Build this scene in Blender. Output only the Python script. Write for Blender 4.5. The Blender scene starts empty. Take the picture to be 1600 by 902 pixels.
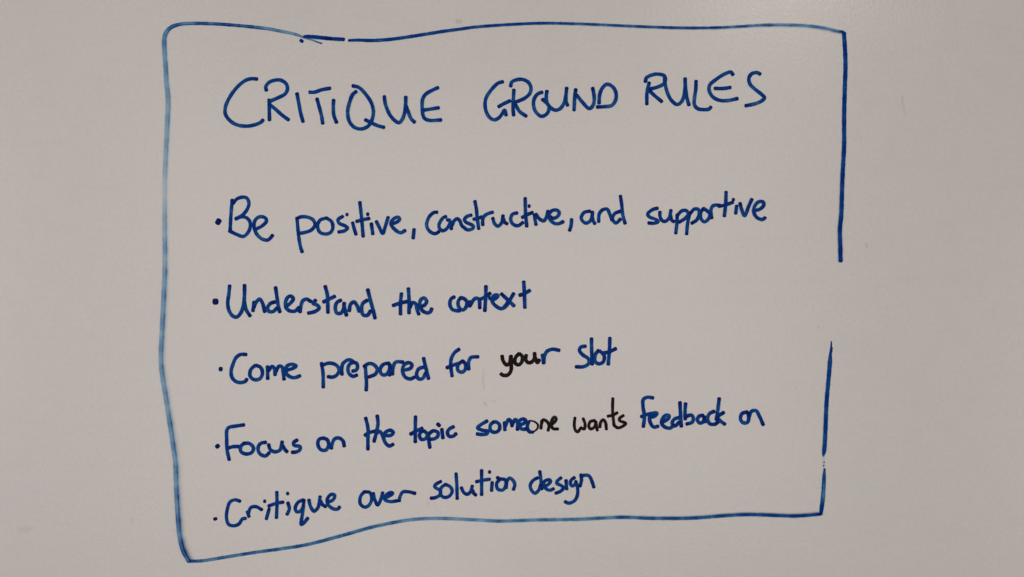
import bpy, math, random
import numpy as np
from mathutils import Vector

# ------------------------------------------------------------------ camera, world, lamps, exposure
sc = bpy.context.scene
COL = sc.collection
S = 0.0006                                   # metres of board per unit of the tracing grid (1600 x 902 units)
DIST = 0.80

cd = bpy.data.cameras.new('camera')
cam = bpy.data.objects.new('camera', cd)
COL.objects.link(cam)
cam.location = (0, -DIST, 0)
cam.rotation_euler = (math.radians(90), 0, 0)
cd.sensor_width = 36
cd.lens = 36 * DIST / (1600 * S)
cd.clip_start = 0.01
cd.clip_end = 50
sc.camera = cam

w = bpy.data.worlds.new('World'); sc.world = w; w.use_nodes = True
bg = w.node_tree.nodes['Background']
bg.inputs['Color'].default_value = (1.0, 0.93, 0.86, 1)
bg.inputs['Strength'].default_value = 0.004

sc.view_settings.view_transform = 'Standard'
sc.view_settings.look = 'None'
sc.view_settings.exposure = 0.115
sc.view_settings.gamma = 1
sc.cycles.transparent_max_bounces = 48

def area(name, loc, target, sx, sy, power, col):
    d = bpy.data.lights.new(name, 'AREA'); d.shape = 'RECTANGLE'
    d.size = sx; d.size_y = sy; d.energy = power; d.color = col
    o = bpy.data.objects.new(name, d); COL.objects.link(o)
    o.location = loc
    o.rotation_euler = (Vector(target) - Vector(loc)).to_track_quat('-Z', 'Y').to_euler()
    return o
# broad, side and low fills added to fit board brightness; ceiling lamps from its glare
LC = (1.075, 1.0, 0.962)
area('fill_light', (-0.15, -2.6, -0.1), (0, 0, 0), 2.8, 1.8, 24.6, LC)
area('fill_light', (-2.0, -1.5, 0.0), (0, 0, 0), 0.8, 1.2, 8.6, LC)
area('fill_light', (2.0, -1.6, -0.3), (0, 0, 0), 0.8, 1.2, 5.6, (1.10, 1.0, 0.91))
area('fill_light', (-0.6, -3.0, -1.6), (0, 0, 0), 1.0, 0.5, 4.4, (1.03, 1.0, 1.0))
area('ceiling_lamp', (1.18, -3.0, 1.45), (0.2, 0, 0.1), 0.42, 0.26, 6.3, (1.10, 1.0, 0.90))
area('ceiling_lamp', (-0.45, -3.2, 1.75), (-0.1, 0, 0.1), 0.5, 0.3, 2.0, (1.12, 1.0, 0.9))
area('ceiling_lamp', (-1.75, -3.2, 1.25), (-0.3, 0, 0.1), 0.4, 0.25, 0.9, (1.12, 1.0, 0.9))

# ------------------------------------------------------------------ helpers
def X(px): return (px - 800.0) * S
def Z(py): return (451.0 - py) * S

class N:
    def __init__(self, name):
        self.m = bpy.data.materials.new(name); self.m.use_nodes = True
        self.t = self.m.node_tree; self.t.nodes.clear()
    def n(self, typ, **k):
        nd = self.t.nodes.new(typ)
        for a, b in k.items(): setattr(nd, a, b)
        return nd
    def l(self, a, b): self.t.links.new(a, b)
    def math(self, op, a, b=None, c=None):
        nd = self.n('ShaderNodeMath', operation=op)
        for i, v in enumerate((a, b, c)):
            if v is None: continue
            if isinstance(v, (int, float)): nd.inputs[i].default_value = v
            else: self.l(v, nd.inputs[i])
        return nd.outputs[0]
    def noise(self, vec, scale, detail=3, rough=0.5, dist=0.0):
        nd = self.n('ShaderNodeTexNoise'); nd.inputs['Scale'].default_value = scale
        nd.inputs['Detail'].default_value = detail; nd.inputs['Roughness'].default_value = rough
        nd.inputs['Distortion'].default_value = dist
        self.l(vec, nd.inputs['Vector']); return nd
    def ramp(self, fac, stops):
        nd = self.n('ShaderNodeValToRGB'); self.l(fac, nd.inputs[0])
        e = nd.color_ramp.elements
        while len(e) < len(stops): e.new(0.5)
        for i, (p, c) in enumerate(stops): e[i].position = p; e[i].color = c
        return nd.outputs[0]

# ------------------------------------------------------------------ materials
def board_material():
    b = N('whiteboard_enamel')
    tc = b.n('ShaderNodeTexCoord').outputs['Object']
    p = b.n('ShaderNodeBsdfPrincipled'); out = b.n('ShaderNodeOutputMaterial')
    b.l(p.outputs[0], out.inputs[0])
    # slightly uneven tint of old enamel (rosy / greenish clouds) and faint wiping residue
    n1 = b.noise(tc, 7.0, 4, 0.55)
    tint = b.ramp(n1.outputs[0], [(0.30, (0.748, 0.738, 0.728, 1)), (0.5, (0.76, 0.735, 0.718, 1)), (0.70, (0.762, 0.730, 0.716, 1))])
    n2 = b.noise(tc, 38.0, 3, 0.6)
    tint2 = b.ramp(n2.outputs[0], [(0.3, (0.984, 0.990, 0.994, 1)), (0.55, (1, 1, 1, 1)), (0.75, (1.0, 0.990, 0.982, 1))])
    mx = b.n('ShaderNodeMix', data_type='RGBA', blend_type='MULTIPLY'); mx.inputs[0].default_value = 1
    b.l(tint, mx.inputs[6]); b.l(tint2, mx.inputs[7])
    # fine mottle
    mp = b.n('ShaderNodeMapping'); mp.inputs['Scale'].default_value = (1, 1, 1.0); b.l(tc, mp.inputs[0])
    n3 = b.noise(mp.outputs[0], 260.0, 3, 0.65)
    mot = b.ramp(n3.outputs[0], [(0.28, (0.965, 0.965, 0.965, 1)), (0.72, (1.022, 1.022, 1.022, 1))])
    mx2 = b.n('ShaderNodeMix', data_type='RGBA', blend_type='MULTIPLY'); mx2.inputs[0].default_value = 1
    b.l(mx.outputs[2], mx2.inputs[6]); b.l(mot, mx2.inputs[7])
    # wiped-ink residue: long soft smears where the cloth went sideways
    mp2 = b.n('ShaderNodeMapping'); mp2.inputs['Scale'].default_value = (2.5, 1, 22); mp2.inputs['Rotation'].default_value = (0, 0.12, 0)
    b.l(tc, mp2.inputs[0])
    n4 = b.noise(mp2.outputs[0], 3.0, 5, 0.6, 0.6)
    sm = b.ramp(n4.outputs[0], [(0.50, (1, 1, 1, 1)), (0.78, (0.978, 0.980, 0.984, 1))])
    mx3 = b.n('ShaderNodeMix', data_type='RGBA', blend_type='MULTIPLY'); mx3.inputs[0].default_value = 1
    b.l(mx2.outputs[2], mx3.inputs[6]); b.l(sm, mx3.inputs[7])
    b.l(mx3.outputs[2], p.inputs['Base Color'])
    rr = b.ramp(n2.outputs[0], [(0.3, (0.235, 0.235, 0.235, 1)), (0.7, (0.285, 0.285, 0.285, 1))])
    b.l(rr, p.inputs['Roughness'])
    p.inputs['Specular IOR Level'].default_value = 0.5
    nb = b.noise(tc, 330.0, 2, 0.5); nc = b.noise(tc, 900.0, 2, 0.5)
    h = b.math('ADD', nb.outputs[0], b.math('MULTIPLY', nc.outputs[0], 0.35))
    bp = b.n('ShaderNodeBump'); bp.inputs['Strength'].default_value = 0.5; bp.inputs['Distance'].default_value = 0.00028
    b.l(h, bp.inputs['Height']); b.l(bp.outputs[0], p.inputs['Normal'])
    return b.m

def ink_material(name, absorb, body, gloss=0.003):
    """A film of dry-erase ink: it filters the light that goes through it to the board and back."""
    b = N(name)
    out = b.n('ShaderNodeOutputMaterial')
    dn = b.n('ShaderNodeAttribute', attribute_name='ink').outputs['Fac']
    uv = b.n('ShaderNodeUVMap', uv_map='stroke').outputs[0]
    tc = b.n('ShaderNodeTexCoord').outputs['Object']
    # streaks along the stroke from the felt tip, pooling blots
    mp = b.n('ShaderNodeMapping'); mp.inputs['Scale'].default_value = (0.035, 1.5, 1); b.l(uv, mp.inputs[0])
    st = b.noise(mp.outputs[0], 1.0, 3, 0.6)
    bl = b.noise(tc, 260.0, 2, 0.5)
    fine = b.noise(tc, 1500.0, 2, 0.6)
    f = b.math('ADD', b.math('MULTIPLY', b.math('SUBTRACT', st.outputs[0], 0.5), 1.1), b.math('MULTIPLY', b.math('SUBTRACT', bl.outputs[0], 0.5), 0.7))
    f = b.math('ADD', f, b.math('MULTIPLY', b.math('SUBTRACT', fine.outputs[0], 0.5), 0.5))
    f = b.math('MAXIMUM', b.math('ADD', f, 1.0), 0.05)
    d = b.math('MULTIPLY', dn, f)
    comb = b.n('ShaderNodeCombineColor')
    for i, a in enumerate(absorb):
        b.l(b.math('EXPONENT', b.math('MULTIPLY', d, -a * 0.5)), comb.inputs[i])
    tr = b.n('ShaderNodeBsdfTransparent'); b.l(comb.outputs[0], tr.inputs[0])
    df = b.n('ShaderNodeBsdfDiffuse')
    b.l(b.ramp(b.math('MULTIPLY', d, 0.5), [(p, c + (1,)) for p, c in body]), df.inputs[0])
    gl = b.n('ShaderNodeBsdfGlossy'); gl.inputs['Roughness'].default_value = 0.4
    cover = b.math('SUBTRACT', 1.0, b.math('EXPONENT', b.math('MULTIPLY', b.math('ADD', b.math('MULTIPLY', d, 0.3), b.math('MULTIPLY', b.math('POWER', d, 4.0), 2.6)), -1.0)))
    ms = b.n('ShaderNodeMixShader'); b.l(cover, ms.inputs[0]); b.l(tr.outputs[0], ms.inputs[1]); b.l(df.outputs[0], ms.inputs[2])
    m2 = b.n('ShaderNodeMixShader')
    b.l(b.math('MULTIPLY', b.math('MINIMUM', dn, 1.0), gloss), m2.inputs[0])
    b.l(ms.outputs[0], m2.inputs[1]); b.l(gl.outputs[0], m2.inputs[2]); b.l(m2.outputs[0], out.inputs[0])
    return b.m

def plain(name, col, rough):
    b = N(name); p = b.n('ShaderNodeBsdfPrincipled'); out = b.n('ShaderNodeOutputMaterial'); b.l(p.outputs[0], out.inputs[0])
    tc = b.n('ShaderNodeTexCoord').outputs['Object']
    n = b.noise(tc, 900.0, 3, 0.6)
    c = b.ramp(n.outputs[0], [(0.3, tuple(v * 0.9 for v in col) + (1,)), (0.7, tuple(min(1, v * 1.05) for v in col) + (1,))])
    b.l(c, p.inputs['Base Color']); p.inputs['Roughness'].default_value = rough
    return b.m

BOARD = board_material()
BLUE = ink_material('blue_marker_ink', (3.3, 1.5, 0.38), [(0.2, (0.02, 0.10, 0.26)), (0.42, (0.0010, 0.068, 0.32)), (0.53, (0.0008, 0.040, 0.275)), (0.68, (0.002, 0.015, 0.155)), (0.88, (0.003, 0.008, 0.09))])
BLACK = ink_material('black_marker_ink', (3.0, 3.4, 3.2), [(0.2, (0.04, 0.028, 0.03)), (0.5, (0.016, 0.008, 0.010)), (0.8, (0.009, 0.005, 0.006))])
RED = ink_material('red_brown_ink', (0.9, 1.9, 1.9), [(0.2, (0.25, 0.08, 0.08)), (0.6, (0.15, 0.04, 0.05))])
GREY = ink_material('grey_residue', (1.0, 1.05, 1.0), [(0.1, (0.3, 0.28, 0.28)), (0.5, (0.2, 0.19, 0.19))], 0.0)

# ------------------------------------------------------------------ whiteboard
def build_board():
    hw, hh, th, r = 1.5, 0.95, 0.018, 0.02
    pts = []
    for cx, cz, a0 in ((hw - r, hh - r, 0), (-hw + r, hh - r, 90), (-hw + r, -hh + r, 180), (hw - r, -hh + r, 270)):
        for k in range(9):
            a = math.radians(a0 + k * 11.25); pts.append((cx + r * math.cos(a), cz + r * math.sin(a)))
    n = len(pts)
    def ring(y, inset): return [(x * (1 - inset / hw), y, z * (1 - inset / hh)) for x, z in pts]
    verts = ring(0.0, 0.0015) + ring(0.0015, 0.0) + ring(th, 0.0)
    faces = [list(range(n))[::1]]
    for a in (0, n):
        for i in range(n):
            j = (i + 1) % n; faces.append([a + i, a + n + i, a + n + j, a + j])
    faces.append(list(range(2 * n, 3 * n))[::-1])
    me = bpy.data.meshes.new('whiteboard'); me.from_pydata(verts, [], faces); me.validate(); me.update()
    o = bpy.data.objects.new('whiteboard', me); COL.objects.link(o); me.materials.append(BOARD)
    # make sure normals face out
    import bmesh
    bm = bmesh.new(); bm.from_mesh(me); bmesh.ops.recalc_face_normals(bm, faces=bm.faces); bm.to_mesh(me); bm.free()
    o['label'] = 'large off-white glossy whiteboard filling the view behind all the handwriting'
    o['category'] = 'whiteboard'
    return o
board = build_board()

# ------------------------------------------------------------------ strokes
def spline(P, step=1.2):
    """Catmull-Rom (centripetal) through the points; extra columns (width, ink) are carried along."""
    P = np.array(P, float)
    if len(P) == 2: P = np.array([P[0], (P[0] + P[1]) / 2, P[1]])
    A = np.vstack([2 * P[0] - P[1], P, 2 * P[-1] - P[-2]])
    out = []
    for i in range(1, len(A) - 2):
        p0, p1, p2, p3 = A[i - 1], A[i], A[i + 1], A[i + 2]
        d = lambda a, b: max(np.hypot(*(a[:2] - b[:2])), 1e-3) ** 0.5
        t0 = 0; t1 = t0 + d(p0, p1); t2 = t1 + d(p1, p2); t3 = t2 + d(p2, p3)
        n = max(2, int(np.hypot(*(p2[:2] - p1[:2])) / step))
        for k in range(n):
            t = t1 + (t2 - t1) * k / n
            a1 = (t1 - t) / (t1 - t0) * p0 + (t - t0) / (t1 - t0) * p1
            a2 = (t2 - t) / (t2 - t1) * p1 + (t - t1) / (t2 - t1) * p2
            a3 = (t3 - t) / (t3 - t2) * p2 + (t - t2) / (t3 - t2) * p3
            b1 = (t2 - t) / (t2 - t0) * a1 + (t - t0) / (t2 - t0) * a2
            b2 = (t3 - t) / (t3 - t1) * a2 + (t - t1) / (t3 - t1) * a3
            out.append((t2 - t) / (t2 - t1) * b1 + (t - t1) / (t2 - t1) * b2)
    out.append(A[-2]); return np.array(out)

CROSS = [(-1.0, 0.0), (-0.80, 0.95), (-0.5, 1.06), (-0.15, 0.94), (0.15, 0.92), (0.5, 1.0), (0.80, 1.0), (1.0, 0.0)]
CROSS_FADED = [(-1.0, 0.0), (-0.84, 1.3), (-0.5, 1.08), (-0.15, 0.82), (0.15, 0.76), (0.5, 0.9), (0.84, 1.08), (1.0, 0.0)]

class Film:
    """Collects ribbons of ink into one mesh lying just off the board."""
    def __init__(self): self.v = []; self.f = []; self.ink = []; self.uv = []
    def stroke(self, pts, width, ink, lift, rnd, cross=CROSS, end_ink=0.5, cap=True, soft=0.55):
        P = [tuple(p[:2]) + (p[2] if len(p) > 2 else 1.0, p[3] if len(p) > 3 else 1.0) for p in pts]
        C = spline(P)
        T = np.gradient(C[:, :2], axis=0); L = np.hypot(T[:, 0], T[:, 1]); L[L < 1e-6] = 1; T /= L[:, None]
        seg = np.hypot(*np.diff(C[:, :2], axis=0).T); s = np.concatenate([[0], np.cumsum(seg)]); tot = s[-1]
        hw0 = width / 2
        ph = rnd.uniform(0, 9)
        rows = []
        def row(x, y, tx, ty, half, d, u): rows.append((x, y, tx, ty, half, d, u))
        capn = 5
        if cap:
            h = hw0 * C[0, 2]
            for k in range(capn, 0, -1):
                a = k / capn * 0.97
                row(C[0, 0] - T[0, 0] * h * a * 0.75, C[0, 1] - T[0, 1] * h * a * 0.75, *T[0], h * math.sqrt(1 - a * a), (1 + end_ink) * C[0, 3], -h * a)
        for i in range(len(C)):
            e = math.exp(-min(s[i], tot - s[i]) / 3.2)
            wob = 1 + 0.035 * math.sin(s[i] * 0.37 + ph) + 0.025 * math.sin(s[i] * 0.91 + 2 * ph)
            row(C[i, 0], C[i, 1], *T[i], hw0 * C[i, 2] * wob, C[i, 3] * (1 + end_ink * e) * (1 + 0.15 * math.sin(s[i] * 0.16 + ph * 3)), s[i])
        if cap:
            h = hw0 * C[-1, 2]
            for k in range(1, capn + 1):
                a = k / capn * 0.97
                row(C[-1, 0] + T[-1, 0] * h * a * 0.75, C[-1, 1] + T[-1, 1] * h * a * 0.75, *T[-1], h * math.sqrt(1 - a * a), (1 + end_ink) * C[-1, 3], tot + h * a)
        base = len(self.v); nc = len(cross)
        for (x, y, tx, ty, half, d, u) in rows:
            # the edge of the film thins out over about half a unit
            for (c, k) in cross:
                if abs(c) == 1.0: off = math.copysign(half + soft * 0.5, c)
                elif abs(c) >= 0.8: off = math.copysign(max(half - soft * 0.5, half * 0.3), c)
                else: off = c * half
                self.v.append((X(x - ty * off), -(lift + 2.5e-6 * (u + 10)), Z(y + tx * off)))
                self.ink.append(k * d * ink); self.uv.append((u + ph * 50, c + ph))
        for r in range(len(rows) - 1):
            for c in range(nc - 1):
                a = base + r * nc + c
                self.f.append((a, a + 1, a + nc + 1, a + nc))
    def build(self, name, mat, parent):
        v = np.array(self.v); ctr = (v.min(0) + v.max(0)) / 2; ctr[1] = 0
        me = bpy.data.meshes.new(name); me.from_pydata([tuple(p) for p in (v - ctr)], [], self.f); me.update()
        at = me.attributes.new('ink', 'FLOAT', 'POINT'); at.data.foreach_set('value', self.ink)
        uvl = me.uv_layers.new(name='stroke')
        idx = np.empty(len(me.loops), int); me.loops.foreach_get('vertex_index', idx)
        uvl.data.foreach_set('uv', np.array(self.uv)[idx].ravel())
        me.materials.append(mat)
        o = bpy.data.objects.new(name, me); COL.objects.link(o)
        o.location = ctr
        if parent is not None:
            o.parent = parent
            pw = Vector((0, 0, 0)); q = parent
            while q is not None: pw += q.location; q = q.parent
            o.location = Vector(ctr) - pw
        return o

def empty(name, px, py, parent=None):
    o = bpy.data.objects.new(name, None); COL.objects.link(o); o.empty_display_size = 0.01
    loc = Vector((X(px), 0, Z(py)))
    if parent is not None: o.parent = parent; loc = loc - parent.location
    o.location = loc; return o

# tracing frames: origin and scale of each enlarged view the coordinates below were read in
F = {'a': (330, 90, 16/3), 'b': (600, 90, 16/3), 'c': (900, 90, 5), 'd': (700, 0, 5),
     'e': (320, 290, 16/3), 'f': (600, 290, 5), 'g': (890, 290, 1600/330),
     'h': (320, 430, 40/7), 'i': (580, 430, 40/7), 'j': (320, 530, 40/7), 'k': (580, 510, 40/7), 'l': (760, 510, 40/7),
     'm': (320, 630, 40/7), 'n': (560, 620, 40/7), 'o': (730, 610, 40/7), 'p': (960, 600, 40/7),
     'A': (495, 545, 40/3), 'B': (735, 635, 32/3), 'C': (655, 300, 40/3), 'D': (770, 300, 40/3), 'E': (1000, 295, 11.275),
     'G': (695, 430, 80/7), 'H': (820, 725, 12.883), 'q': (320, 720, 40/7), 'r': (500, 720, 40/7), 's': (720, 710, 40/7)}
def parse(frame, text):
    x0, y0, k = F[frame]; out = []
    for tok in text.split():
        q = tok.split(','); out.append((x0 + float(q[0]) / k, y0 + float(q[1]) / k) + tuple(float(v) for v in q[2:]))
    return out


# Each line: (name, label, group, width, ink, words); word: (label, [letters]); letter: 'frame: stroke / stroke', a leading @ is black ink, # the comma.


LINES = [
 ('handwritten_heading', 'large capital handwriting in blue marker reading CRITIQUE GROUND RULES', 'handwriting', None, None, 5.8, 0.92, [
  ('word CRITIQUE', [
   'a:382,180 330,178 280,195 210,255 150,340 120,410 118,470 150,520 210,560 290,573 370,560 415,540 432,522',
   'a:460,275 455,245 480,210 530,190 580,190 625,220 636,265 615,305 560,335 500,362 480,375/483,352 484,420 486,522/490,395 540,435 590,480 645,520',
   'a:715,300 730,380 745,460 765,535',
   'a:820,290 860,290 920,270 990,257/882,345 900,410 918,480 930,550',
   'a:1020,355 1018,420 1022,480 1045,543',
   'a:1180,237 1230,250 1290,310 1335,380 1352,450 1340,520 1305,575 1245,597 1190,580 1150,530 1138,450 1155,370 1180,310 1208,285/1285,520 1340,548 1390,570 1440,583',
   'b:3,325 12,390 50,480 95,530 125,545 150,520 170,470 180,400 182,330/182,400 205,460 225,510 255,540',
   'b:450,252 400,275 350,305 325,340 318,390 320,440 325,480 340,510 380,525 475,522/325,440 380,432 455,420']),
  ('word GROUND', [
   'b:990,203 950,215 890,275 850,340 842,400 855,460 885,505 920,520 955,505 985,470 1005,440 1018,482/955,410 1000,385 1050,362',
   'b:1055,240 1065,205 1110,185 1160,185 1205,210 1225,255 1215,300 1180,335 1130,360 1095,372/1082,270 1078,350 1075,420 1080,482/1095,395 1130,450 1185,490',
   'b:1318,290 1280,305 1250,350 1248,410 1270,460 1310,490 1345,480 1370,450 1375,410 1355,380 1320,350',
   'b:1358,280 1352,330 1360,380 1390,420 1430,440 1470,425 1500,380 1515,320 1522,255/1515,320 1518,370 1530,400',
   'd:998,700 990,760 985,862/1005,745 1050,800 1105,850 1135,820 1142,760 1130,690',
   'd:1180,808 1185,740 1205,690 1240,660 1280,675 1310,720 1310,780 1280,825 1220,835 1165,838']),
  ('word RULES', [
   'c:542,190 550,160 590,138 640,130 690,145 698,185 680,210 640,230 575,248/572,198 555,270 553,365/578,265 610,295 670,345',
   'c:692,150 695,200 712,270 745,335 790,368 825,345 845,290 852,230 852,165/853,200 857,250 865,310 882,372',
   'c:938,185 935,250 925,320 925,370 950,400 1000,408 1040,403 1053,388',
   'c:1226,135 1210,115 1160,130 1090,175 1045,215 1040,260 1070,310 1120,335 1180,338 1260,322/1085,242 1150,243 1205,235',
   'c:1438,130 1410,118 1370,130 1350,165 1360,210 1400,250 1450,290 1472,315 1450,340 1400,362 1325,378']),
 ]),
 ('handwritten_rule', 'blue handwritten bullet line reading Be positive, constructive, and supportive', 'handwriting', 'bulleted rules under the heading', ('e', '107,312 119,292', 8.8), 5.6, 0.98, [
  ('word Be', [
   'e:228,120 222,200 215,300 212,372/235,150 265,115 310,98 350,105 368,150 350,205 310,250 258,278/258,280 300,262 345,268 375,300 378,350 355,400 320,425 270,410 205,378',
   'e:425,365 480,335 515,295 500,268 455,262 420,290 410,340 430,400 475,445 525,455 550,435 565,415']),
  ('word positive', [
   'e:768,270 775,350 785,440 800,520 812,555/770,275 800,262 860,265 905,290 918,330 890,370 840,390 785,400',
   'e:1010,272 960,290 940,340 960,390 1010,405 1050,390 1068,350 1055,300 1015,272',
   'e:1150,258 1110,285 1120,315 1165,335 1190,355 1165,378 1115,388',
   'e:1232,310 1245,360 1260,408/1185,243,1.0',
   'e:1292,140 1305,250 1320,425/1265,300 1320,285 1370,275',
   'e:1388,318 1400,405/1358,240,1.05',
   'e:1430,300 1455,350 1483,400 1505,340 1528,265',
   'f:58,300 95,290 122,265 110,248 75,262 55,300 80,340 130,370 165,352',
   '#f:235,343 232,375 228,412']),
  ('word constructive', [
   'C:375,425 310,430 215,510 165,620 155,700 190,790 260,850 340,870 410,830',
   'C:560,515 500,540 440,620 410,700 430,770 490,810 560,780 620,700 645,630 620,580 585,590',
   'C:665,640 675,700 668,775/690,690 730,600 795,560 850,610 880,690 910,730',
   'C:1085,485 1000,510 945,570 970,630 1060,670 1130,720 1110,770 1000,790 920,730',
   'C:1160,195 1190,350 1210,550 1240,770/1135,570 1220,558 1300,520',
   'C:1325,690 1322,600 1345,520 1420,460 1530,425',
   'f:850,255 865,300 890,318 920,290 930,235/933,260 940,285 962,300',
   'f:1040,215 1005,225 990,265 1005,300 1045,315 1085,290',
   'f:1103,100 1105,200 1115,320/1080,250 1120,228 1160,212',
   'D:870,480 880,580 900,685/757,297,1.0',
   'D:895,465 980,570 1060,605 1110,540 1150,400',
   'D:1200,520 1250,550 1340,520 1385,440 1330,380 1220,400 1170,480 1200,590 1290,660 1370,665 1465,622',
   '#f:1465,265 1462,310 1450,352']),
  ('word and', [
   'g:155,195 110,205 88,250 120,285 155,270 172,225 172,200/173,245 180,270 192,290',
   'g:220,275 225,215 250,185 285,180 305,220 320,262',
   'g:385,80 395,150 402,220 420,288/385,195 340,215 325,255 350,285 385,255']),
  ('word supportive', [
   'E:310,345 220,370 135,450 170,500 270,540 320,580 250,610 150,605',
   'E:350,410 355,500 400,570 460,570 520,500 545,380/540,480 560,560 600,580',
   'E:655,460 650,600 630,785/650,480 740,390 820,390 850,440 800,520 690,590',
   'E:870,450 840,600 820,800/880,440 960,360 1030,370 1040,450 1000,550 910,610',
   'E:1120,350 1070,420 1070,520 1130,585 1200,540 1230,450 1190,400 1120,350',
   'E:1260,520 1250,430 1255,350 1290,300 1350,290 1400,295',
   'g:1185,50 1182,140 1172,232/1130,158 1180,148 1235,128',
   'g:1265,155 1258,212/1240,108,1.0',
   'g:1290,135 1305,190 1325,230 1355,160 1380,105',
   'g:1400,190 1440,180 1470,150 1465,125 1430,125 1400,160 1395,205 1420,245 1460,258 1480,245']),
 ]),
 ('handwritten_rule', 'blue handwritten bullet line reading Understand the context', 'handwriting', 'bulleted rules under the heading', ('h', '88,237 103,237', 10), 5.9, 0.98, [
  ('word Understand', [
   'h:222,95 215,170 205,250 218,320 250,365 285,375 320,340 345,270 355,180 355,90/355,240 370,310 405,365',
   'h:440,240 430,320/438,290 460,240 490,215 515,250 535,328',
   'h:632,110 645,200 655,270 670,330/625,240 585,255 560,295 575,325 610,325 645,295',
   'h:720,285 765,250 790,215 775,190 745,195 722,240 725,290 760,320 810,320 840,290',
   'h:850,330 860,270 875,230 910,215 945,235',
   'h:990,225 965,250 1005,270 1022,295 985,325 925,340',
   'h:1075,100 1095,180 1100,335/1060,240 1110,215 1160,190',
   'h:1215,225 1180,245 1165,295 1180,340 1215,340 1240,300 1245,250/1245,280 1265,360',
   'h:1290,320 1300,265 1330,240 1355,265 1380,325',
   'h:1455,130 1480,230 1505,320 1520,385/1450,225 1410,255 1400,310 1415,355 1450,360 1480,320']),
  ('word the', [
   'i:270,165 262,250 262,350/195,272 260,250 320,237',
   'i:332,120 338,220 338,340/345,290 370,245 395,255 410,310 425,350',
   'i:440,285 480,265 495,230 470,205 440,225 435,275 460,320 505,338 530,325 540,300']),
  ('word context', [
   'G:170,390 110,430 90,520 130,610 200,635 265,638',
   'G:290,400 240,470 250,570 320,625 380,570 390,470 340,420 290,405',
   'G:450,470 440,560/455,545 500,460 560,410 610,440 625,590',
   'G:735,200 730,380 715,640/640,430 740,380 810,325',
   'G:800,410 860,440 930,400 950,365 900,355 850,400 850,480 920,560 1010,600 1080,570 1120,520',
   'G:1010,335 1110,430 1235,550/1230,330 1170,430 1060,570',
   'i:1362,60 1368,170 1372,290/1325,180 1370,165 1415,138']),
 ]),
 ('handwritten_rule', 'handwritten bullet line reading Come prepared for your slot, blue with partly black your', 'handwriting', 'bulleted rules under the heading', ('j', '137,268 147,268', 7.2), 5.8, 0.98, [
  ('word Come', [
   'j:370,138 320,138 280,165 250,230 235,290 245,345 280,380 330,388 365,375 375,358',
   'j:450,235 410,275 405,330 440,362 490,355 515,310 500,255 460,235',
   'j:560,245 562,355/568,285 600,245 620,260 628,320/632,295 665,240 690,250 700,300 708,360',
   'j:725,280 790,260 815,240 780,225 735,240 720,290 750,330 800,345 850,328']),
  ('word prepared', [
   'j:1042,215 1055,300 1058,430/1045,235 1110,215 1170,230 1200,275 1180,320 1140,340 1100,335',
   'A:525,540 520,430 540,320 600,260 660,232 730,250 765,275',
   'A:745,468 815,450 848,400 830,310 770,290 690,320 650,410 670,515 750,575 835,552',
   'A:1010,340 1020,500 1035,700 1030,865/985,375 1060,320 1130,310 1220,360 1260,440 1220,530 1085,590',
   'k:160,330 110,340 80,385 95,430 135,430 165,380 165,340/165,370 165,438',
   'k:190,430 195,370 220,320 285,320',
   'k:280,395 350,375 365,345 335,325 295,345 280,400 305,455 350,470 385,455',
   'k:468,285 485,360 500,420 512,468/465,365 425,380 405,430 425,470 460,465 485,420']),
  ('word for', [
   'k:785,205 745,235 715,290 710,350 722,445/675,370 720,352 770,335',
   'k:815,310 775,345 775,395 810,410 840,385 840,335 815,310',
   'k:870,385 870,320 890,280 955,272']),
  ('word your, its y, o and u in black ink', [
   '@l:140,265 150,310 180,345 205,330 218,268/220,265 222,330 218,400 190,435 150,438 130,425',
   '@l:290,245 260,280 255,325 285,345 315,320 320,270 295,245',
   '@l:355,258 352,300 375,325 410,315 430,280 430,240/435,280 455,325 472,300',
   'l:500,255 508,300 510,330/512,328 518,270 540,225 590,205 650,215']),
  ('word slot', [
   'l:885,178 845,185 830,215 860,255 910,290 915,330 870,360 800,362',
   'l:938,110 940,220 945,340',
   'l:1000,215 970,260 975,320 1010,335 1045,315 1050,260 1010,220',
   'l:1102,105 1098,220 1088,340/1035,240 1090,230 1155,200']),
 ]),
 ('handwritten_rule', 'handwritten bullet line reading Focus on the topic someone wants feedback on, partly black', 'handwriting', 'bulleted rules under the heading', ('m', '107,391 120,380', 6.8), 5.8, 1.0, [
  ('word Focus', [
   'm:350,195 280,205 215,218 198,240 196,330 200,420 218,505/200,405 250,390 300,388',
   'm:345,360 400,362 435,400 420,440 375,455 325,435 320,390 350,360',
   'm:545,350 500,360 475,400 490,450 540,472 575,445',
   'm:570,370 585,415 625,435 670,420 692,345/695,380 712,410 735,435',
   'm:825,330 795,350 795,375 850,390 850,415 820,435 780,440']),
  ('word on', [
   'm:1060,312 1020,325 1010,370 1035,415 1080,420 1105,380 1095,330 1060,312',
   'm:1130,405 1135,370 1160,320 1200,312 1235,340 1245,385']),
  ('word the', [
   'n:65,190 85,280 85,390 85,470/58,345 100,320 150,308',
   'n:168,170 175,240 160,320 140,400/160,330 190,310 210,335 225,370',
   'n:225,345 290,345 312,320 285,300 240,320 225,360 240,410 275,440 310,425']),
  ('word topic', [
   'n:510,178 508,290 508,405/465,335 510,310 570,282',
   'n:575,300 545,340 560,380 600,375 615,335 585,305',
   'n:625,330 628,380 638,455/630,330 670,305 710,320 710,350 680,375 640,380',
   'n:745,290 755,370/707,243 724,260',
   'n:850,268 810,290 795,325 815,355 850,350 872,330']),
  ('word someone, its last letters in black ink', [
   'B:280,245 170,310 120,360 200,400 290,420 270,460 180,470 110,460',
   'B:390,260 335,310 335,400 400,435 475,400 485,310 430,262 395,262',
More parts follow.
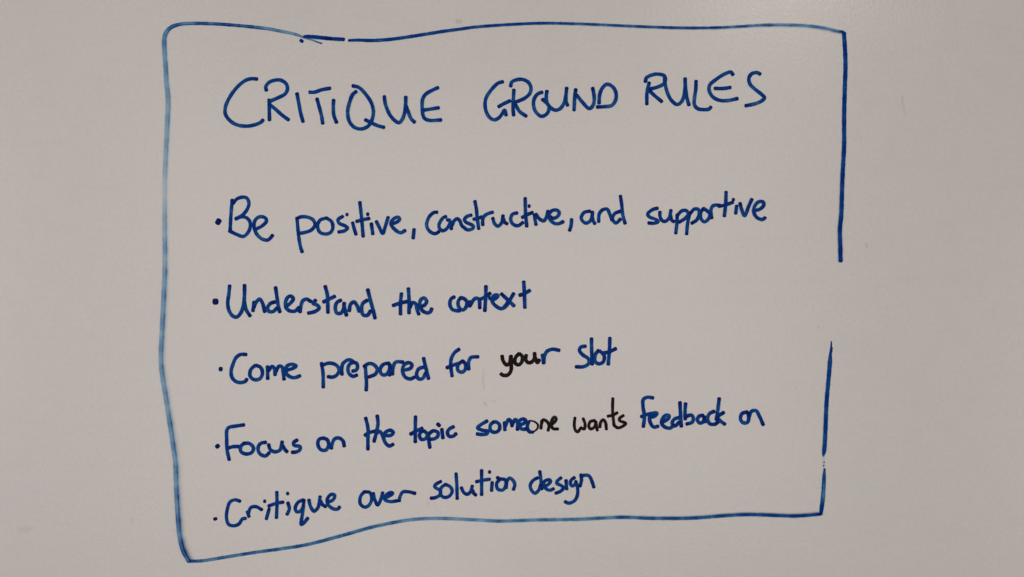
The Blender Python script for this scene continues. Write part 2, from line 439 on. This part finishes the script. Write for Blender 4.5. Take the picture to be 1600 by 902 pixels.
   'B:570,270 575,395/580,330 640,220 680,260 695,330/700,300 750,220 785,270 785,390',
   'B:790,320 880,290 925,245 880,212 820,240 800,310 860,380 930,380',
   'B:985,245,0.7 955,300 950,370 990,425 1045,432,0.85',
   '@B:980,240,0.5 1060,252,0.55 1125,310,0.7 1110,380,0.6 1040,430,0.5',
   '@B:1190,240 1175,370/1185,290 1215,222 1280,260 1310,320 1295,405',
   '@B:1360,295 1395,270 1432,210 1400,178 1358,230 1345,310 1380,372 1458,378']),
  ('word wants in black ink', [
   '@o:962,245 956,310 965,355 985,372 1015,335/1015,335 1045,345 1052,300 1035,252',
   '@o:1140,270 1100,280 1085,320 1100,345 1135,330 1150,280/1150,300 1162,358',
   '@o:1185,330 1190,290 1215,262 1235,290 1243,348',
   '@o:1300,72 1298,180 1310,310/1255,232 1300,222 1340,200',
   '@o:1395,225 1360,250 1360,270 1415,295 1390,320 1345,335 1312,315']),
  ('word feedback', [
   'p:345,125 290,120 258,140 255,200 268,290 258,382/240,292 285,275 330,265',
   'p:315,300 365,285 380,262 345,262 315,290 320,345 350,385 390,378',
   'p:425,345 480,310 490,285 460,280 430,310 420,350 450,385 495,395 530,370',
   'p:585,165 590,270 597,380/580,300 535,315 515,350 540,375 580,340',
   'p:635,175 630,250 632,315/640,290 690,280 705,315 690,345 645,358',
   'p:790,280 755,290 740,325 765,350 795,335 800,290/800,310 812,340',
   'p:890,245 850,265 830,310 850,355 895,360 925,340',
   'p:935,130 925,220 910,320/975,255 918,300 945,330 985,360']),
  ('word on', [
   'p:1185,250 1140,265 1125,310 1145,345 1185,345 1200,300 1190,255',
   'p:1195,335 1205,290 1225,245 1265,240 1295,290 1328,365']),
 ]),
 ('handwritten_rule', 'blue handwritten bullet line reading Critique over solution design, lowest line above the drawn edge', 'handwriting', 'bulleted rules under the heading', ('q', '85,523 103,517', 5.0), 5.45, 1.0, [
  ('word Critique', [
   'q:315,362 270,350 225,370 200,440 195,520 215,570 270,580 310,560 335,520 365,515',
   'q:380,455 395,500/388,475 410,420 455,410 510,438',
   'q:575,430 550,520/535,362,1.05',
   'q:643,280 645,390 640,510/570,405 640,380 700,370',
   'q:742,375 755,430 735,480/740,293,1.05',
   'q:880,350 835,370 808,420 820,455 855,450 882,400/885,350 875,460 862,570 885,555 920,512',
   'q:930,350 945,410 975,450 1010,420 1030,320/1035,360 1050,390 1080,410',
   'q:1095,370 1145,350 1160,310 1130,300 1095,340 1100,390 1150,430 1190,430 1203,412']),
  ('word over', [
   'r:395,278 362,320 360,385 400,415 440,395 462,340 445,285 400,278',
   'r:475,290 490,350 515,395 545,340 560,285',
   'r:575,335 630,310 650,290 625,285 580,320 580,350 630,365 690,358',
   'r:708,360 715,320 740,280 790,278 850,292']),
  ('word solution', [
   'r:1080,185 1030,215 1025,235 1075,270 1070,305 1030,330 990,335',
   'r:1125,210 1085,240 1075,290 1100,325 1150,320 1180,275 1165,235 1130,215',
   'r:1215,115 1222,220 1225,340',
   'r:1262,240 1285,285 1315,300 1345,275 1360,225/1362,265 1372,290 1392,308',
   'r:1443,85 1443,190 1443,305/1395,188 1450,175 1515,165',
   's:280,250 275,325/257,158,1.05',
   's:325,207 345,222 320,260 330,310 375,318 402,275 395,228 350,220',
   's:405,300 412,240 435,212 465,232 482,270 470,315']),
  ('word design', [
   'H:300,150 320,280 330,400 340,510/260,280 170,330 110,430 140,540 210,590 290,510 320,420',
   'H:370,450 450,430 520,350 490,320 400,350 380,430 440,510 510,530 580,500',
   'H:730,280 660,340 640,390 720,430 780,480 720,550 620,590',
   'H:830,330 845,510',
   'H:1000,275 930,330 920,410 960,445 1015,400 1030,350/1030,360 1060,480 1060,620 1000,740 880,790 810,760',
   'H:1130,215 1140,330 1110,450/1140,260 1190,230 1290,240 1350,350 1390,470']),
 ]),
]

rnd = random.Random(4)
def write_line(spec):
    name, label, cat, group, bullet, width, ink, words = spec
    first = parse(words[0][1][0].lstrip('@#')[0], words[0][1][0].lstrip('@#')[2:].split('/')[0])[0]
    root = empty(name, first[0], first[1])
    root['label'] = label; root['category'] = cat
    if group: root['group'] = group
    if bullet:
        fr, pts, bw = bullet
        f = Film(); f.stroke(parse(fr, pts), bw, 1.1, 6e-5, rnd); f.build('bullet_dot', BLUE, root)
    for wlabel, letters in words:
        xs = [p for L in letters for st in L.lstrip('@#')[2:].split('/') for p in parse(L.lstrip('@#')[0], st)]
        wd = empty('word', sum(p[0] for p in xs) / len(xs), max(p[1] for p in xs), root)
        if wlabel: wd['label'] = wlabel
        k = 0
        for L in letters:
            mat = BLACK if '@' in L[:2] else BLUE
            nm = 'comma' if '#' in L[:2] else 'letter'
            L = L.lstrip('@#')
            f = Film()
            for st in L[2:].split('/'):
                P = parse(L[0], st)
                if len(P) == 1: P = [(P[0][0] - 0.5, P[0][1]) + P[0][2:], (P[0][0] + 0.5, P[0][1]) + P[0][2:]]
                wl = width * ((1.0 if 'your' in (wlabel or '') else 0.82) if mat is BLACK else 1.0)
                f.stroke(P, wl, ink, 6e-5 + 3e-5 * k, rnd); k += 1
            f.build(nm, mat, wd)
for spec in LINES: write_line(spec)

# ------------------------------------------------------------------ hand-drawn outline round the rules
outline = empty('hand_drawn_outline', 800, 877)
outline['label'] = 'wobbly blue marker rectangle drawn round the whole text, faded down one side'
outline['category'] = 'drawn frame'
def side(name, P, width, ink, lift, label=None, cross=CROSS, end_ink=0.2, cap=True, mat=None, parent=None):
    f = Film(); f.stroke(P, width, ink, lift, rnd, cross, end_ink, cap)
    o = f.build(name, mat or BLUE, parent or outline)
    if label: o['label'] = label
    return o
# faded side and its rounded upper corner
side('drawn_line', [(503,68.2,.4,2.6),(497,66.4,.45,1.9),(488,63,.5,1.5),(478,59.8,.6,1.2),(462,54,.85,1.1),(440,49.3,.95,1.2),(420,45.5,1,1.2),(400,43,1,1.6),(380,41,.95,1.9),(360,39.3,.95,2.1),(345,38.2,.95,2.2),(330,37.4,1,1.7),(300,37,1.0,1.6),(280,38.6,1.05,1.6),(267,43.5,1.15,1.7),(259.5,52,1.3,1.5),(257,62,1.35,1.15),(257,72,1.35,1.0),(258,90,1.35,1.0),(259.5,110,1.38,.98),(260.5,130,1.42,.97),(262.5,148,1.46,0.85),(263,165,1.46,0.81),(261.5,200,1.46,0.77),(259.5,245,1.39,0.68),(258.4,275,1.39,0.50),(258,300,1.32,0.29),(258,308,1.32,0.27),(258,320,1.32,0.54),(258.2,360,1.39,0.72),(258.6,400,1.39,0.85),(258.4,430,1.42,0.90),(257,460,1.42,0.99),(255.6,492,1.42,1.12),(254,525,1.42,1.03),(252.6,550,1.42,1.03),(253,570,1.39,1.08),(255.8,592,1.39,1.08),(260,618,1.39,1.03),(266,656,1.39,1.17),(272,696,1.39,1.26),(275.6,724,1.39,1.17),(277,762,1.39,1.40),(279.4,802,1.39,1.57),(282.4,836,1.39,1.71),(288,859,1.36,1.98),(297,876,1.25,2.34)],
     5.3, 0.40, 6e-5, 'pale blue faded line with a rounded corner and an almost rubbed out stretch', CROSS_FADED, 0.0)
side('drawn_line', [(297,877,1,1.1),(315,876.5,1,1),(350,871,1,1.05),(400,863,1,1.1),(440,857.5,1,1.15),(480,851,1.02,1.15),(530,838,1.05,1.15),(580,824,1.02,1.1),(620,815.5,1,1),(650,811.2,1,.85),(690,810,1,.8),(740,812,1,.8),(780,814,1,.95),(840,812.2,1,.95),(900,811.2,1,.95),(970,808,1,1.15),(1020,809.4,1,1.35),(1080,809,1,1.4),(1140,804.6,1,1.5),(1170,803.4,1,1.6),(1220,805,1,1.7),(1240,805.6,1,1.8),(1262,804.2,.95,1.9),(1281,802.4,.9,2)],
     5.2, 0.54, 1.2e-4, 'wavy lower line turning from light to dark blue')
side('drawn_line', [(1282.5,803,.9,1.4),(1284,792,1.05,1.25),(1285.6,780,1.1,1.1),(1287,756,.98,.85),(1287.4,748,.95,1.0),(1288.3,733,.5,1.3)], 6.4, 0.70, 1.5e-4, 'short scuffed line under a rubbed out gap')
side('drawn_line', [(1299,534,.28,1.3),(1298.4,546,.5,1.2),(1297.6,553,.65,1.1),(1297,562,1,1),(1294.8,590,1,1),(1292,620,1,1.0),(1290.4,650,1,1.0),(1289.2,680,1,1.0),(1288,700,1,.9),(1286.8,709,.8,.8),(1286,713,.3,.6)], 6.7, 0.92, 9e-5)
side('ink_speck', [(1298.6,541),(1300.6,545)], 2.0, 0.9, 1.2e-4); side('ink_speck', [(1300,547.5),(1299.4,550)], 2.2, 0.9, 1.2e-4)
side('ink_speck', [(1287.2,722),(1288,722.5)], 2.0, 0.7, 1.2e-4, 'reddish speck in the gap', mat=RED)
side('ink_speck', [(1286.2,728),(1287.2,727.6)], 2.2, 0.8, 1.2e-4, 'reddish speck in the gap', mat=RED)
side('ink_speck', [(1288.2,733.5),(1288.6,735)], 2.0, 0.8, 1.8e-4, 'reddish speck in the gap', mat=RED)
side('drawn_line', [(1318.6,52),(1319.8,70),(1321,100),(1319.8,140),(1318.8,180),(1318.6,230),(1316.4,270),(1315,310),(1314,336),(1312,358),(1312.4,380),(1313,408)], 6.7, 1.0, 1.2e-4, 'thick dark blue line of full strength')
side('drawn_line', [(475,57.2,.6,1),(481,57.3,.95,1.05),(500,59,1.05,1.1),(520,61,1,1.1),(537,61.9,1,1.2)], 5.9, 1.05, 1.5e-4, 'dark blue line with a tick-shaped nick rubbed into it', end_ink=.2)
side('drawn_line', [(545.2,63.4,.8,1.2),(560,63,.9,1.1),(580,63.6,1,1.05),(610,61.8,1,1),(650,56.2,.98,1.0),(690,49.8,.95,1),(720,45.8,.9,1),(740,43,.88,1),(790,39.2,.85,.95),(850,36.8,.82,.95),(900,37.8,.8,.8),(960,40.4,.78,.75),(1020,43,.78,.85),(1070,44.4,.8,.9),(1120,44,.75,.9),(1160,42,.75,.75),(1200,40,.85,.6),(1260,41.4,.9,.55),(1290,45.6,.9,.6),(1305,49.4,.85,.7),(1316,51,.75,.9)], 5.5, 0.92, 1.2e-4, 'long upper line in blue, thinner towards the corner')
side('ink_speck', [(469.8,63.2),(472.6,65.2)], 5.2, 1.1, 1.8e-4, 'round dot of ink beside the line end')

# faint things on the board itself: wiped scratches and leftover smudges
def scar(P, width, ink, mat, name='scratch', label=None):
    f = Film(); f.stroke(P, width, ink, 4e-5, rnd, CROSS, 0.0, True, soft=1.2)
    o = f.build(name, mat, board)
    if label: o['label'] = label
PALE = plain('scratched_enamel', (0.86, 0.80, 0.74), 0.5)
def hair(P, width):
    f = Film(); f.stroke(P, width, 1, 4e-5, rnd, CROSS, 0.0, True, soft=0.2); f.build('scratch', PALE, board)
hair([(577,35.5,.6),(588,38.5),(600,41.5),(616,47.5,.5)], 0.9)
hair([(236,31,.7),(250,30.4),(266,30.2,.6)], 1.1)
hair([(592,9,.5),(604,8.2),(622,7.6,.5)], 0.7)
hair([(642,5.5,.5),(655,8),(664,11.5,.5)], 0.7)
hair([(588,20,.4),(592,17.5,.6)], 0.7)
hair([(540.4,60.4,.6),(542,62.8),(546.4,59.2,.5)], 1.3)
SM = [([(714,33),(720,34)],7,.14),([(1353,381),(1355,386)],5,.10),([(757,629),(760,633)],5,.10),([(771,628),(773,627)],4,.10),([(1278,509),(1279,511)],3,.12),
      ([(756,575),(755,594),(757,610)],4,.07),([(1409,150),(1411,165),(1414,180)],3,.08),([(667,790),(669,785)],4,.06),([(30,828),(46,827)],9,.05),([(205,812),(208,815)],6,.05)]
for P, wd_, dk in SM: scar(P, wd_, dk, GREY, 'smudge')

side('drawn_line', [(1286.6,712,.6,1.1),(1287.2,719,.6,.6),(1287,726,.7,.9),(1288,734,.6,1.2)], 4.6, 0.13, 6e-5, 'barely visible rubbed out remnant in the gap', CROSS_FADED, 0.0)
